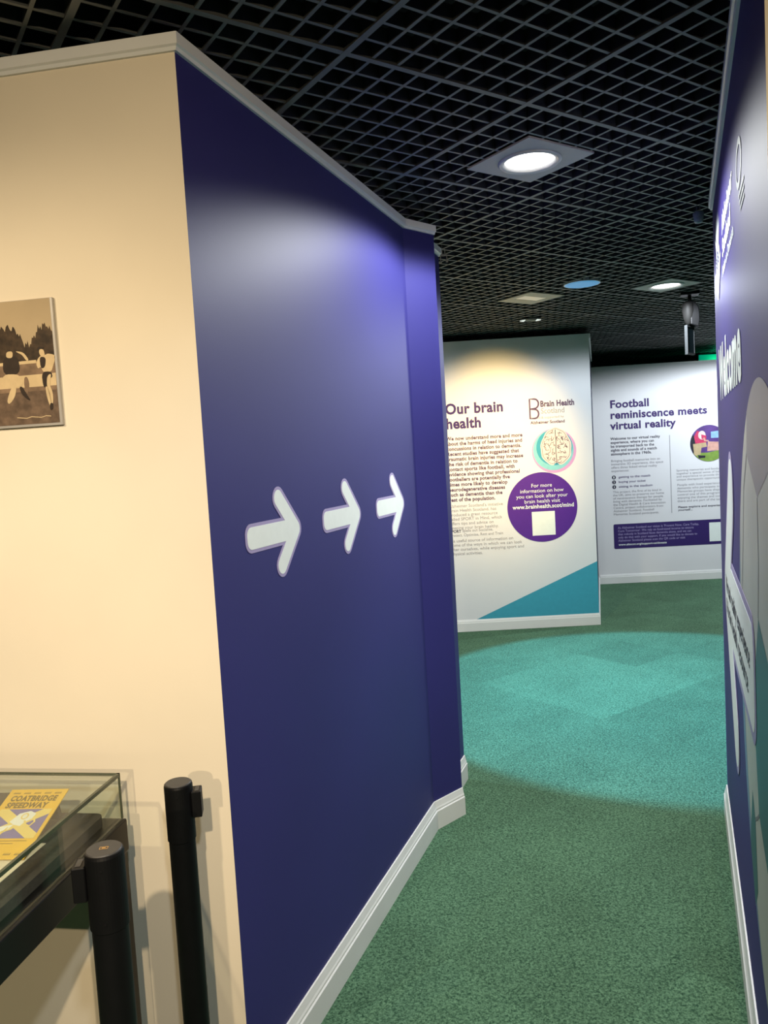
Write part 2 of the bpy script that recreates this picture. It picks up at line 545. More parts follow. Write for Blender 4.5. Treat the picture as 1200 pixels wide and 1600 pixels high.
# keep only what lies inside the hall
for pl_co, pl_no in (((-4, 0, 0), (-1, 0, 0)), ((6.2, 0, 0), (1, 0, 0)), ((0, -3.2, 0), (0, -1, 0)), ((0, 11, 0), (0, 1, 0))):
    bmesh.ops.bisect_plane(bm, geom=list(bm.verts) + list(bm.edges) + list(bm.faces), plane_co=pl_co, plane_no=pl_no, clear_outer=True)
box(bm, -4, 6.2, -3.2, 11, 3.1, 3.2, mi=1)
bm.normal_update()
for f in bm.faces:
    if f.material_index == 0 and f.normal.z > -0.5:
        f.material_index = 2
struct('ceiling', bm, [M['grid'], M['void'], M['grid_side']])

# left partition: cream face, blue face with a canted end, and its set-back continuation
TH = 0.11
inC = offset_path([CLw, C0w, Jw], -TH)
bm = BM(); prism(bm, [CLw, C0w, inC[1], inC[0]], 0, TOP - 0.004)
struct('wall_front', bm, M['cream'])
F3i = F3w - nB * TH
Ji = inC[2]
bm = BM(); prism(bm, [C0w, Jw, E2w, R2w, F3w, F3i, inC[1]], 0, TOP - 0.004)
struct('wall_left', bm, M['blue'])
BASE = [(-0.003, 0), (0.015, 0), (0.015, 0.076), (0.0115, 0.080), (0.0115, 0.086), (0.009, 0.092), (0.0045, 0.114), (-0.003, 0.115)]
CROWN = [(-0.003, 2.430), (0.007, 2.430), (0.010, 2.437), (0.015, 2.440), (0.015, 2.464), (-0.003, 2.464)]
bm = BM(); sweep(bm, [CLw, C0w, Jw, E2w], CROWN); struct('trim_1', bm, M['trim'])
bm = BM(); sweep(bm, [R2w, F3w], CROWN); struct('trim_2', bm, M['trim'])
bm = BM(); sweep(bm, [CLw, C0w, Jw, E2w], BASE); struct('baseboard_left', bm, M['trim'])
bm = BM(); sweep(bm, [R2w, F3w], BASE); struct('baseboard_left_far', bm, M['trim'])

# right partition
RPi = RPw - nR * TH
inR = offset_path([RPw, NRw, NEw], -TH)
bm = BM(); prism(bm, [RPw, NRw, inR[1], inR[0]], 0, TOP - 0.004); struct('wall_right', bm, M['purple'])
bm = BM(); prism(bm, [NRw, NEw, inR[2], inR[1]], 0, TOP - 0.004); struct('wall_right_front', bm, M['cream'])
bm = BM(); sweep(bm, [RPw, NRw, NEw], CROWN); struct('trim_3', bm, M['trim'])
bm = BM(); sweep(bm, [RPw, NRw, NEw], BASE); struct('baseboard_right', bm, M['trim'])

# panel wall in the middle distance, its side return, and the far wall
inB = offset_path([BLw, BE, FP], -TH)
BEw = offset_path([BLw, BE, FP], -0.012)
bm = BM(); prism(bm, [BEw[0], BEw[1], inB[1], inB[0]], 0, TOP); struct('wall_middle', bm, M['panel'])
bm = BM(); prism(bm, [BEw[1], BEw[2], inB[2], inB[1]], 0, TOP - 0.002); struct('wall_middle_side', bm, M['navy'])
FPw = FP - Vector((FD.y, -FD.x)) * 0.012 - FD * 0.14
FEw = FPw + FD * 3.2
nF = Vector((FD.y, -FD.x))
bm = BM(); prism(bm, [FPw, FEw, FEw - nF * TH, FPw - nF * TH], 0, 2.364); struct('wall_far', bm, M['panel'])
BASE2 = [(-0.003, 0), (0.012, 0), (0.012, 0.072), (0.009, 0.078), (0.009, 0.084), (0.003, 0.100), (-0.003, 0.102)]
bm = BM(); sweep(bm, [BEw[0], BEw[1], BEw[2] - (BEw[2] - BEw[1]).normalized() * 0.02], BASE2); struct('baseboard_middle', bm, M['trim'])
bm = BM(); sweep(bm, [FP - nF * 0.012, FEw], BASE2); struct('baseboard_far', bm, M['trim'])
bm = BM(); sweep(bm, [BEw[1], BEw[2] - (BEw[2] - BEw[1]).normalized() * 0.02],
                 [(-0.003, 2.424), (0.006, 2.424), (0.012, 2.432), (0.012, 2.464), (-0.003, 2.464)]); struct('trim_4', bm, M['trim'])
bm = BM(); sweep(bm, [FPw + FD * 0.14, FEw], [(-0.002, 2.352), (0.004, 2.352), (0.004, 2.366), (-0.002, 2.366)]); struct('trim_5', bm, M['trim'])

# ------------------------------------------------------------------ ceiling lamps
def spot(name, parent, loc, energy, col, half_deg, blend, aim=None, radius=0.06):
    l = bpy.data.lights.new(name, 'SPOT')
    l.energy = energy
    l.color = col
    l.spot_size = math.radians(2 * half_deg)
    l.spot_blend = blend
    l.shadow_soft_size = radius
    o = bpy.data.objects.new(name, l)
    COL.objects.link(o)
    if aim is None:
        q = Matrix.Identity(3)
    else:
        q = (Vector(aim) - Vector(loc)).to_track_quat('-Z', 'Y').to_matrix()
    o.matrix_world = Matrix.Translation(loc) @ q.to_4x4()
    if parent is not None:
        mw = o.matrix_world.copy()
        o.parent = parent
        o.matrix_parent_inverse = parent.matrix_world.inverted()
        o.matrix_world = mw
    return o

def holed_plate(bm, half, r, z0, z1, n=48):
    def sq(t):
        cx, sy = math.cos(t), math.sin(t)
        k = half / max(abs(cx), abs(sy))
        return cx * k, sy * k
    rows = []
    for z in (z0, z1):
        o_, i_ = [], []
        for k in range(n):
            t = 2 * math.pi * (k + 0.5 * 0) / n + math.pi / 4
            o_.append(bm.verts.new((*sq(t), z)))
            i_.append(bm.verts.new((r * math.cos(t), r * math.sin(t), z)))
        rows.append((o_, i_))
    fs = []
    (o0, i0), (o1, i1) = rows
    for k in range(n):
        j = (k + 1) % n
        fs += [bm.faces.new((o0[k], o0[j], i0[j], i0[k])), bm.faces.new((o1[k], o1[j], i1[j], i1[k])),
               bm.faces.new((o0[k], o0[j], o1[j], o1[k])), bm.faces.new((i0[k], i0[j], i1[j], i1[k]))]
    bmesh.ops.recalc_face_normals(bm, faces=fs)

def lamp_root(label, x, y, group='round downlights set in the grid ceiling', cat='ceiling light', name='ceiling_light'):
    mw = Matrix.Translation((x, y, CEIL)) @ Matrix.Rotation(GA, 4, 'Z')
    return thing(name, label, cat, mw, group)

def downlight(label, x, y, energy, col, half=78, blend=0.22, aim=None, half_plate=0.15, r=0.095, lens='lens', down=0):
    t = lamp_root(label, x, y)
    bm = BM(); holed_plate(bm, half_plate, r + 0.004, -0.006, 0.0); obj('plate', bm, M['plate'], t)
    bm = BM(); lathe(bm, [(r - 0.012, 0.0), (r - 0.008, -0.010), (r + 0.006, -0.013), (r + 0.012, -0.008), (r + 0.012, -0.006), (r - 0.002, -0.006), (r - 0.012, 0.0)])
    obj('bezel', bm, M['bezel'], t, True)
    bm = BM(); lathe(bm, [(0, -0.002), (r * 0.6, -0.003), (r - 0.010, -0.001), (r - 0.010, 0.03), (0, 0.03)])
    obj('lens', bm, M[lens], t)
    spot('lamp', t, (x, y, CEIL - 0.046), energy, col, half, blend, aim, 0.04)
    if down:
        spot('lamp_beam', t, (x, y, CEIL - 0.046), down, col, 34, 1.0, aim, 0.04)
    return t

downlight('bright round downlight in a square plate over the corridor entrance, largest in the ceiling', 0.561, 2.712, E_MAIN, WHITE, down=E_DOWN)
downlight('small bright round downlight in the ceiling above the hanging sign, right of the blue disc', 1.858, 4.990, E_FAR, COOL, 86, r=0.097)
# hall lamps known only by their light, plus an added cool fill
downlight('round downlight in the ceiling over the far white wall, hidden by the purple wall', 3.9, 7.05, E_BACK, COOL, 87)
downlight('added cool fill light in the ceiling left of the corridor, hidden by the blue wall', -1.2, 4.4, E_SIDE_FILL, (0.72, 0.86, 1.0), 89, 0.12)  # made-up fill lamp that lifts the top of the middle panel
downlight('round downlight in the ceiling behind the camera on the right', 0.25, -0.5, E_HALL, COOL)

# spotlights that wash the cream wall, behind the camera
def track_spot(label, x, y, aim, energy, half, blend, radius=0.02):
    t = thing('track_spotlight', label, 'spotlight', Matrix.Translation((x, y, CEIL)), 'spotlights facing the cream wall')
    d = (Vector(aim) - Vector((x, y, CEIL - 0.12))).normalized()
    q = d.to_track_quat('-Z', 'Y').to_matrix().to_4x4()
    mw = Matrix.Translation((0, 0, -0.12)) @ q
    bm = BM(); box(bm, -0.02, 0.02, -0.02, 0.02, -0.03, -0.004); box(bm, -0.006, 0.006, -0.006, 0.006, -0.10, -0.03)
    obj('bracket', bm, M['black'], t)
    bm = BM(); lathe(bm, [(0, 0.07), (0.03, 0.07), (0.042, 0.05), (0.042, -0.06), (0.036, -0.06), (0.034, 0.0), (0, 0.0)], mw=mw)
    obj('housing', bm, M['black'], t, False)
    bm = BM(); lathe(bm, [(0, -0.004), (0.033, -0.004), (0.033, -0.001), (0, -0.001)], mw=mw)
    obj('lens', bm, M['lens_warm'], t)
    p = Vector((x, y, CEIL - 0.12)) + d * 0.075
    spot('lamp', t, p, energy, WARM, half, blend, aim, radius)
track_spot('black spotlight behind the camera aimed at the cream wall', -0.05, -0.85, (-0.75, 1.75, 0.75), E_WARM, 46, 0.8)
track_spot('black spotlight close to the cream wall on the far left', -1.35, 0.45, (-0.85, 1.78, 1.0), E_WARM2, 45, 0.8)
track_spot('black spotlight far behind the camera aimed at the cream wall', -0.45, -2.95, (-1.0, 1.78, 0.75), E_WARM3, 12, 0.7)
track_spot('added black fill spotlight behind the camera aimed at the cream wall on the right', 0.6, -1.2, (1.15, 1.0, 1.7), E_WARM_FILL, 30, 0.8)  # added to brighten the strip of cream wall at the right edge

# warm wall-washer plate
t = lamp_root('beige square ceiling plate with a slot lens glowing warm, left of the blue disc', 1.036, 5.155, None)
bm = BM()
for x0, x1, y0, y1 in ((-0.15, 0.15, 0.05, 0.15), (-0.15, 0.15, -0.15, -0.05), (-0.15, -0.10, -0.05, 0.05), (0.10, 0.15, -0.05, 0.05)):
    box(bm, x0, x1, y0, y1, -0.006, 0)
obj('plate', bm, mat('beige_plate', (0.50, 0.42, 0.32), 0.5, 0.4, noise=0.04), t)
bm = BM(); box(bm, -0.10, 0.10, -0.05, 0.05, -0.004, 0.02); obj('lens', bm, M['lens_warm'], t)
spot('lamp', t, (1.036, 5.155, CEIL - 0.05), E_WASH, (1.0, 0.64, 0.17), 29, 1.0, (0.97, 6.58, 1.62), 0.03)
spot('lamp_down', t, (1.036, 5.155, CEIL - 0.05), 62, (1.0, 0.82, 0.50), 72, 0.5, None, 0.03)

# blue disc lamp
t = lamp_root('flat round pale blue lamp disc in the grid ceiling', 1.277, 4.795, None)
bm = BM(); lathe(bm, [(0, -0.010), (0.09, -0.010), (0.104, -0.006), (0.104, 0.02), (0, 0.02)], 56); obj('diffuser', bm, M['lens_blue'], t)
bm = BM(); lathe(bm, [(0.104, -0.006), (0.109, -0.006), (0.109, 0.02), (0.104, 0.02)], 56); obj('rim', bm, M['bezel'], t)
spot('lamp', t, (1.277, 4.795, CEIL - 0.075), E_CYAN, CYAN, 33.7, 0.13, (1.55, 4.72, 0), 0.03)

# small illuminated ceiling indicator beyond the beige plate
t = thing('emergency_indicator', 'tiny lit indicator with two white arrowheads in the far ceiling', 'indicator', Matrix.Translation((1.19, 5.97, CEIL)))
bm = BM(); box(bm, -0.075, 0.075, -0.05, 0.05, -0.014, -0.004); bevel(bm, 0.003); obj('housing', bm, mat('indicator_grey', (0.10, 0.11, 0.11), 0.5, noise=0.05), t)
bm = BM(); box(bm, -0.035, 0.035, -0.03, 0.03, -0.018, -0.013); obj('window', bm, mat('indicator_window', (0.2, 0.24, 0.23), 0.3, noise=0.1), t)
for sg in (-1, 1):
    bm = BM(); prism(bm, [(sg * 0.045, -0.035), (sg * 0.045, 0.035), (sg * 0.08, 0)], -0.018, -0.0135); obj('arrowhead', bm, M['led'], t)

# ceiling fixings hanging by the partition ends
def clip_hook(label, x, y, zt, sc_, clear):
    t = thing('ceiling_fixing', label, 'ceiling fixing', Matrix.Translation((x, y, zt)))
    bm = BM()
    for sx in (-1, 1):
        box(bm, sx * 0.007 - 0.0015, sx * 0.007 + 0.0015, -0.0015, 0.0015, -0.028, 0.03)
    obj('wire', bm, M['grid'], t)
    if clear:
        bm = BM(); lathe(bm, [(0, -0.02), (0.020, -0.022), (0.022, -0.03), (0.019, -0.055), (0.015, -0.066), (0, -0.07)], 16)
        obj('head', bm, M['clear'], t, True)
    else:
        bm = BM()
        box(bm, -0.016, 0.016, -0.004, 0.004, -0.030, -0.022)
        for sx in (-1, 1):
            box(bm, sx * 0.015 - 0.002, sx * 0.015 + 0.002, -0.004, 0.004, -0.055, -0.024)
        box(bm, -0.02, -0.010, -0.005, 0.005, -0.062, -0.053); box(bm, 0.010, 0.02, -0.005, 0.005, -0.060, -0.05)
        obj('clamp', bm, M['grid'], t)
clip_hook('small clear plastic fixing hanging from the ceiling beside the purple wall end', 1.385, 3.33, CEIL - 0.008, 1, True)
clip_hook('small wire clamp hanging from the ceiling beside the blue wall end', 0.355, 3.80, CEIL - 0.004, 1, False)

# hanging sign with a rounded projector head
t = thing('hanging_sign', 'dark hanging sign with pale frame under a rounded grey and black head', 'sign', Matrix.Translation((2.125, 5.29, CEIL)) @ Matrix.Rotation(math.radians(-15), 4, 'Z'))
bm = BM(); box(bm, -0.06, 0.06, -0.05, 0.05, -0.02, -0.001); bevel(bm, 0.004); obj('mount', bm, M['black'], t)
bm = BM(); lathe(bm, [(0, -0.01), (0.012, -0.01), (0.012, -0.075), (0, -0.075)], 16); obj('stem', bm, M['black'], t)
bm = BM()
prof = [(0, -0.055), (0.030, -0.058), (0.046, -0.075), (0.048, -0.12), (0.040, -0.165), (0.024, -0.205), (0.0, -0.222)]
lathe(bm, prof, 28)
for v in bm.verts:
    v.co.x = v.co.x * 0.85 - 0.008
obj('head_shell', bm, mat('grey_head_shell', (0.014, 0.0135, 0.013), 0.6, 0.15, noise=0.06), t, True)
bm = BM()
side = [(0.0, -0.058), (0.030, -0.066), (0.052, -0.10), (0.058, -0.15), (0.056, -0.20), (0.050, -0.235), (0.030, -0.225), (0.0, -0.215)]
a = [bm.verts.new((x, -0.035, z)) for x, z in side]; b_ = [bm.verts.new((x, 0.05, z)) for x, z in side]
fs = [bm.faces.new(a), bm.faces.new(b_)]
for i in range(len(side)):
    fs.append(bm.faces.new((a[i], a[(i + 1) % len(side)], b_[(i + 1) % len(side)], b_[i])))
bmesh.ops.recalc_face_normals(bm, faces=fs)
bevel(bm, 0.006)
obj('head_back', bm, M['black'], t)
mwp = Matrix.Rotation(math.radians(60), 4, 'Z')
bm = BM(); box(bm, -0.012, 0.090, -0.007, 0.007, -0.400, -0.225, Matrix.Translation((-0.022, -0.01, 0)) @ mwp); pan = obj('sign_panel', bm, M['sign_face'], t)
bm = BM()
for x0, x1, z0, z1 in ((-0.018, 0.096, -0.228, -0.216), (-0.018, 0.096, -0.410, -0.398), (-0.018, -0.010, -0.398, -0.228), (0.088, 0.096, -0.398, -0.228)):
    box(bm, x0, x1, -0.010, 0.010, z0, z1, Matrix.Translation((-0.022, -0.01, 0)) @ mwp)
obj('sign_frame', bm, M['sign_grey'], t)

# green exit sign beyond the far wall
t = thing('exit_sign', 'green lit exit sign in the dark above the far white wall', 'sign', Matrix.Translation((3.93, 9.1, 2.44)))
bm = BM(); box(bm, -0.19, 0.19, -0.03, 0.0, -0.085, 0.055); bevel(bm, 0.006); obj('lit_face', bm, M['exit_green'], t)
bm = BM(); box(bm, -0.20, 0.20, 0.0, 0.03, -0.095, 0.072); obj('housing', bm, M['black'], t)
gl = bpy.data.lights.new('sign_glow', 'POINT'); gl.energy = 1.2; gl.color = (0.05, 1.0, 0.5); gl.shadow_soft_size = 0.06
glo = bpy.data.objects.new('sign_glow', gl); COL.objects.link(glo); glo.parent = t; glo.location = (0, -0.12, -0.02)

# ------------------------------------------------------------------ arrow stickers on the blue wall
def arrow_outline(T, d, w, h, sx, r, mirror=False, n=10):
    """T tip centre, d barb offset (x,y), w stroke radius, h stem half height, sx stem end x, r stem corner radius"""
    tx, ty = 0.0, 0.0
    ux, uy = -d[0], d[1]
    l = math.hypot(ux, uy)
    ex, ey = ux / l, uy / l
    n1 = (ey, -ex)                                  # outer side of the upper barb
    if n1[0] < 0:
        n1 = (-n1[0], -n1[1])
    a0 = math.atan2(n1[1], n1[0])
    pts = []
    for k in range(-n, n + 1):                      # tip arc
        a = a0 * k / n
        pts.append((w * math.cos(a), w * math.sin(a)))
    for k in range(n + 1):                          # upper barb end
        a = a0 + math.pi * k / n
        pts.append((ux + w * math.cos(a), uy + w * math.sin(a)))
    # inner edge meets stem top
    ix, iy = ux - w * n1[0], uy - w * n1[1]
    tt = (h - iy) / (-ey)
    pts.append((ix - ex * tt, h))
    for k in range(n + 1):
        a = math.pi / 2 + (math.pi / 2) * k / n
        pts.append((sx + r + r * math.cos(a), h - r + r * math.sin(a)))
    lower = [(x, -y) for x, y in pts[2 * n + 1:]]
    pts = pts + list(reversed(lower))
    if mirror:
        pts = [(-x, y) for x, y in pts]
    return [(T[0] + x, T[1] + y) for x, y in pts]

FB = wall_frame((C0 - nB * SKIN), DB)
for k, lab in enumerate(('white arrow sticker on the blue wall nearest the cream corner, first and largest of three',
                         'white arrow sticker on the blue wall, middle one of three in a row',
                         'white arrow sticker on the blue wall farthest from the cream corner, smallest of three')):
    tx = 0.425 + 0.4375 * k
    mw = FB @ Matrix.Translation((tx, 1.366, 0))
    t = thing('arrow_sticker', lab, 'wall arrow', mw, 'white direction arrows on the blue wall')
    bm = BM(); slab(bm, arrow_outline((0, 0), (0.088, 0.088), 0.031, 0.036, -0.266, 0.027), 0.0002, 0.0012)
    obj('border', bm, M['lilac'], t)
    bm = BM(); slab(bm, arrow_outline((-0.0015, 0), (0.088, 0.088), 0.0225, 0.0275, -0.256, 0.020), 0.0004, 0.0018)
    obj('face', bm, M['white_print'], t)

# ------------------------------------------------------------------ mural on the purple wall
FR = wall_frame(RPw, RD)
t = thing('wall_mural', 'white welcome lettering, logo, arrow and big football printed on the purple wall', 'mural', FR)
text('heading', 'Welcome', t, M['white_print'], 0.25, 1.36, 1.675, 1.862, bold=0.035)
em = BM()
# thistle-like emblem: bulb, crown of petals and leaves
poly(em, circ(0.35, 2.17, 0.135, 32, 0.045), 0.0016)
for k in range(7):
    a = math.radians(40 + k * 100 / 6)
    cx, cy = 0.35, 2.18
    tip = (cx + 0.22 * math.cos(a), cy + 0.15 * math.sin(a))
    poly(em, [(cx - 0.03 * math.sin(a), cy + 0.03 * math.cos(a)), tip, (cx + 0.03 * math.sin(a), cy - 0.03 * math.cos(a))], 0.0017 + k * 0.00005)
poly(em, [(0.13, 2.15), (0.33, 2.03), (0.37, 2.03), (0.37, 2.13)], 0.0022)
poly(em, [(0.57, 2.15), (0.37, 2.03), (0.33, 2.03), (0.33, 2.13)], 0.0023)
em_o = obj('emblem', em, M['white_print'], t)
em = BM()
for k in range(3):
    ribbon(em, [(0.24 + i * 0.022, 2.15 + 0.018 * k + 0.01 * math.sin(i * 1.2 + k)) for i in range(11)], 0.007, 0.0026)
obj('emblem_lines', em, M['purple'], em_o)
text('logo_text', 'Alzheimer\nScotland', t, M['white_print'], 0.66, 1.19, 2.105, 2.232, bold=0.03, lead=0.95)
text('tagline', 'Action on Dementia', t, M['white_print'], 0.64, 1.20, 2.052, 2.085, bold=0.015)
gb = BM()
ribbon(gb, circ(1.42, 2.155, 0.075, 32, 0.045), 0.016, 0.0016, True)
go = obj('partner_emblem', gb, M['ghost'], t)
gb = BM()
for k in range(3):
    ribbon(gb, [(1.40 + 0.02 * k, 2.085 - 0.018 * k), (1.56, 2.085 - 0.018 * k)], 0.009, 0.0016)
obj('partner_lines', gb, M['ghost'], t)
# football
bx, bz, br, UM = 1.75, 1.0, 0.655, 2.005
bm = BM(); poly(bm, clip(circ(bx, bz, br, 96), UM), 0.0006); ball = obj('football', bm, M['ball_white'], t)
def sub(name, pts, m, off, par=ball):
    bm_ = BM(); poly(bm_, clip(pts, UM), off); return obj(name, bm_, m, par)
rim = [(bx + br * math.cos(math.radians(a)), bz + br * math.sin(math.radians(a))) for a in range(150, 261, 5)]
rim += [(bx + (br - 0.075 * math.sin(math.radians((a - 150) * 180 / 110))) * math.cos(math.radians(a)), bz + (br - 0.075 * math.sin(math.radians((a - 150) * 180 / 110))) * math.sin(math.radians(a))) for a in range(255, 150, -5)]
sub('rim_shade', rim, M['ball_rim'], 0.0009)
arc = [(bx + br * math.cos(math.radians(a)), bz + br * math.sin(math.radians(a))) for a in range(62, 118, 4)]
sub('pentagon_panel', arc + [(1.455, 1.505), (1.70, 1.425), (1.95, 1.49)], M['ball_grey'], 0.0010)
sub('pentagon_panel', [(1.665, 1.175), (1.985, 1.10), (2.10, 0.86), (1.86, 0.66), (1.58, 0.72), (1.495, 0.95)], M['ball_teal'], 0.0010)
sub('pentagon_panel', [(1.30, 0.53), (1.40, 0.70), (1.47, 0.66), (1.50, 0.50), (1.42, 0.42)], M['ball_teal'], 0.0010)
sub('pentagon_panel', [(1.115, 1.10), (1.20, 1.14), (1.24, 1.00), (1.17, 0.87), (1.10, 0.92)], M['ball_teal'], 0.0010)
bm = BM()
for pts in ([(1.70, 1.425), (1.70, 1.30), (1.665, 1.175)], [(1.495, 0.95), (1.37, 1.0), (1.24, 1.0)], [(1.455, 1.505), (1.34, 1.42), (1.27, 1.27), (1.20, 1.14)],
            [(1.58, 0.72), (1.53, 0.69), (1.47, 0.66)], [(1.86, 0.66), (1.84, 0.52), (1.80, 0.36)]):
    bm = BM(); ribbon(bm, pts, 0.008, 0.0012); obj('panel_seam', bm, M['seam'], ball)
# big arrow pointing into the exhibition, over the ball
SC = 4.22
bm = BM(); slab(bm, arrow_outline((0.425, 1.0), (0.088 * SC, 0.088 * SC), 0.031 * SC, 0.036 * SC, -0.272 * SC, 0.020 * SC, True), 0.0014, 0.0022)
ab = obj('arrow_border', bm, M['lilac'], t)
bm = BM(); slab(bm, arrow_outline((0.428, 1.0), (0.088 * SC, 0.088 * SC), 0.0255 * SC, 0.0300 * SC, -0.264 * SC, 0.015 * SC, True), 0.0016, 0.0028)
af = obj('arrow_face', bm, M['white_print'], t)
text('arrow_text', 'Virtual reality experience\n& brain health resource', t, M['txt_dark'], 0.40, 1.44, 0.925, 1.06, bold=0.012, off=0.0034)

# ------------------------------------------------------------------ printed panel: brain health
FBr = wall_frame(BEw[1] - BD * (BE - BP).length, BD)
t = thing('exhibition_panel', 'white exhibition panel headed Our brain health with purple disc and teal corner', 'exhibition panel', FBr, 'printed exhibition panels')
text('heading', 'Our brain\nhealth', t, M['txt_purple'], 0.012, 0.497, 1.735, 1.952, bold=0.034, lead=1.0)
text('intro_text', 'We now understand more and more\nabout the harms of head injuries and\nconcussions in relation to dementia.\nRecent studies have suggested that\ntraumatic brain injuries may increase\nthe risk of dementia in relation to\ncontact sports like football, with\nevidence showing that professional\nfootballers are potentially five\ntimes more likely to develop\nneurodegenerative diseases\nsuch as dementia than the\nrest of the population.',
     t, M['txt_brown'], 0.006, 0.650, 1.112, 1.672, bold=0.032)
text('body_text', "Alzheimer Scotland's initiative\nBrain Health Scotland, has\nproduced a great resource\ncalled SPORT in Mind, which\noffers tips and advice on\nkeeping your brain healthy.\n\n\n- a useful source of information on\nsome of the ways in which we can look\nafter ourselves, while enjoying sport and\nphysical activities.",
     t, M['txt_grey'], 0.0, 0.622, 0.655, 1.098)
text('key_word', 'SPORT', t, M['txt_dark'], 0.0, 0.095, 0.855, 0.881, bold=0.025)
text('body_text', 'spells out Socialise,', t, M['txt_grey'], 0.107, 0.365, 0.852, 0.884)
text('body_text', 'Protect, Optimise, Rest and Train', t, M['txt_grey'], 0.0, 0.45, 0.815, 0.847)
text('heading', 'Brain Health', t, M['txt_brown'], 0.812, 1.095, 1.878, 1.930, bold=0.035)
text('logo_text', 'Scotland', t, M['txt_grey'], 0.815, 1.010, 1.822, 1.868)
text('tagline', 'Hosted & supported by', t, M['txt_grey'], 0.718, 1.005, 1.775, 1.800)
text('logo_text', 'Alzheimer Scotland', t, M['txt_brown'], 0.722, 1.010, 1.738, 1.764, bold=0.03)
bm = BM()
for z0, z1 in ((1.868, 1.948), (1.785, 1.862)):
    r_ = (z1 - z0) / 2
    pts = [(0.722, z0), (0.722, z1)] + [(0.760 + r_ * 0.9 * math.sin(math.radians(a)), (z0 + z1) / 2 + r_ * math.cos(math.radians(a))) for a in range(0, 181, 18)]
    ribbon(bm, pts, 0.0135, 0.0016, True)
obj('emblem', bm, M['txt_brown'], t)
bm = BM(); poly(bm, circ(0.911, 1.505, 0.186, 72), 0.0010); ring = obj('illustration_ring', bm, M['pink'], t)
bm = BM(); poly(bm, circ(0.905, 1.512, 0.170, 72), 0.0013); obj('inner_disc', bm, M['aqua'], ring)
bm = BM(); poly(bm, circ(0.915, 1.535, 0.152, 72), 0.0015); obj('inner_disc', bm, M['teal'], ring)
def brain_pts(kx=1.0, kz=1.0):
    out = []
    for k in range(72):
        a = 2 * math.pi * k / 72
        r1 = 1.0 - 0.06 * math.exp(-((math.sin(a) + 1) * 9)) + 0.018 * math.sin(9 * a)
        x = 0.120 * kx * math.cos(a) * (1.0 + 0.10 * -math.sin(a))
        z = 0.155 * kz * math.sin(a)
        if abs(math.cos(a)) < 0.16 and math.sin(a) < 0:
            z += 0.016
        out.append((0.928 + x * r1, 1.538 + z * r1))
    return out
bm = BM(); poly(bm, brain_pts(1.08, 1.05), 0.0018); br_o = obj('brain_drawing', bm, M['brain'], t)
bm = BM()
random.seed(11)
ribbon(bm, [(0.928 + 0.002 * math.sin(i), 1.39 + i * 0.0245) for i in range(13)], 0.0055, 0.0022)
ribbon(bm, brain_pts(0.98, 0.97), 0.003, 0.0022, True)
for sgn in (-1, 1):
    for gi in range(5):
        for gj in range(8):
            px = 0.928 + sgn * (0.018 + gi * 0.022 + random.uniform(-0.004, 0.004))
            pz = 1.42 + gj * 0.034 + random.uniform(-0.006, 0.006)
            if ((px - 0.928) / 0.108) ** 2 + ((pz - 1.538) / 0.142) ** 2 > 0.95:
                continue
            ang = random.uniform(0, 6.28)
            pts = []
            for k in range(8):
                pts.append((px, pz))
                ang += random.uniform(-1.1, 1.1)
                nx, nz = px + 0.0062 * math.cos(ang), pz + 0.0062 * math.sin(ang)
                if ((nx - 0.928) / 0.112) ** 2 + ((nz - 1.538) / 0.146) ** 2 > 1 or (nx - 0.928) * sgn < 0.006:
                    ang += math.pi
                    nx, nz = px + 0.0062 * math.cos(ang), pz + 0.0062 * math.sin(ang)
                px, pz = nx, nz
            ribbon(bm, pts, 0.0038, 0.0022)
obj('fold_lines', bm, M['txt_dark'], br_o)
bm = BM(); poly(bm, circ(0.792, 1.035, 0.296, 96), 0.0025); disc = obj('information_disc', bm, M['disc_purple'], t)
text('disc_text', 'For more\ninformation on how\nyou can look after your\nbrain health visit', disc, M['white_print'], 0.575, 1.010, 1.072, 1.236, align='CENTER', off=0.0032)
text('web_address', 'www.brainhealth.scot/mind', disc, M['white_print'], 0.540, 1.058, 1.026, 1.062, bold=0.022, off=0.0032)
bm = BM(); poly(bm, [(0.700, 0.795), (0.895, 0.795), (0.895, 0.998), (0.700, 0.998)], 0.0032); obj('white_square', bm, M['white_print'], disc)
bm = BM(); poly(bm, [(0.190, 0.100), (1.238, 0.100), (1.238, 0.548)], 0.0010); obj('corner_triangle', bm, M['teal'], t)

# ------------------------------------------------------------------ printed panel: football reminiscence
FF = wall_frame(FP - nF * 0.012, FD)
t = thing('exhibition_panel', 'white exhibition panel headed Football reminiscence meets virtual reality on the far wall', 'exhibition panel', FF, 'printed exhibition panels')
text('heading', 'Football\nreminiscence meets\nvirtual reality', t, M['txt_purple'], 0.170, 1.205, 1.655, 2.000, bold=0.030, lead=1.0)
text('intro_text', 'Welcome to our virtual reality\nexperience, where you can\nbe transported back to the\nsights and sounds of a match\natmosphere in the 1960s.', t, M['txt_dark'], 0.168, 0.700, 1.395, 1.600, bold=0.016)
text('body_text', 'Bringing football memories into an\nimmersive 3D experience, this space\noffers three linked virtual reality\nexperiences:', t, M['txt_grey'], 0.168, 0.725, 1.215, 1.358)
for k, s_ in enumerate(('getting to the match', 'buying your ticket', 'sitting in the stadium')):
    zc = 1.165 - k * 0.0525
    bm = BM(); poly(bm, circ(0.192, zc, 0.021, 24), 0.0016); bl = obj('bullet', bm, M['txt_dark'], t)
    text('bullet_number', str(k + 1), bl, M['white_print'], 0.186, 0.197, zc - 0.011, zc + 0.011, bold=0.01, off=0.0024)
    text('bullet_text', s_, t, M['txt_purple'], 0.242, 0.242 + (0.34, 0.29, 0.36)[k], zc - 0.018, zc + 0.014, bold=0.006)
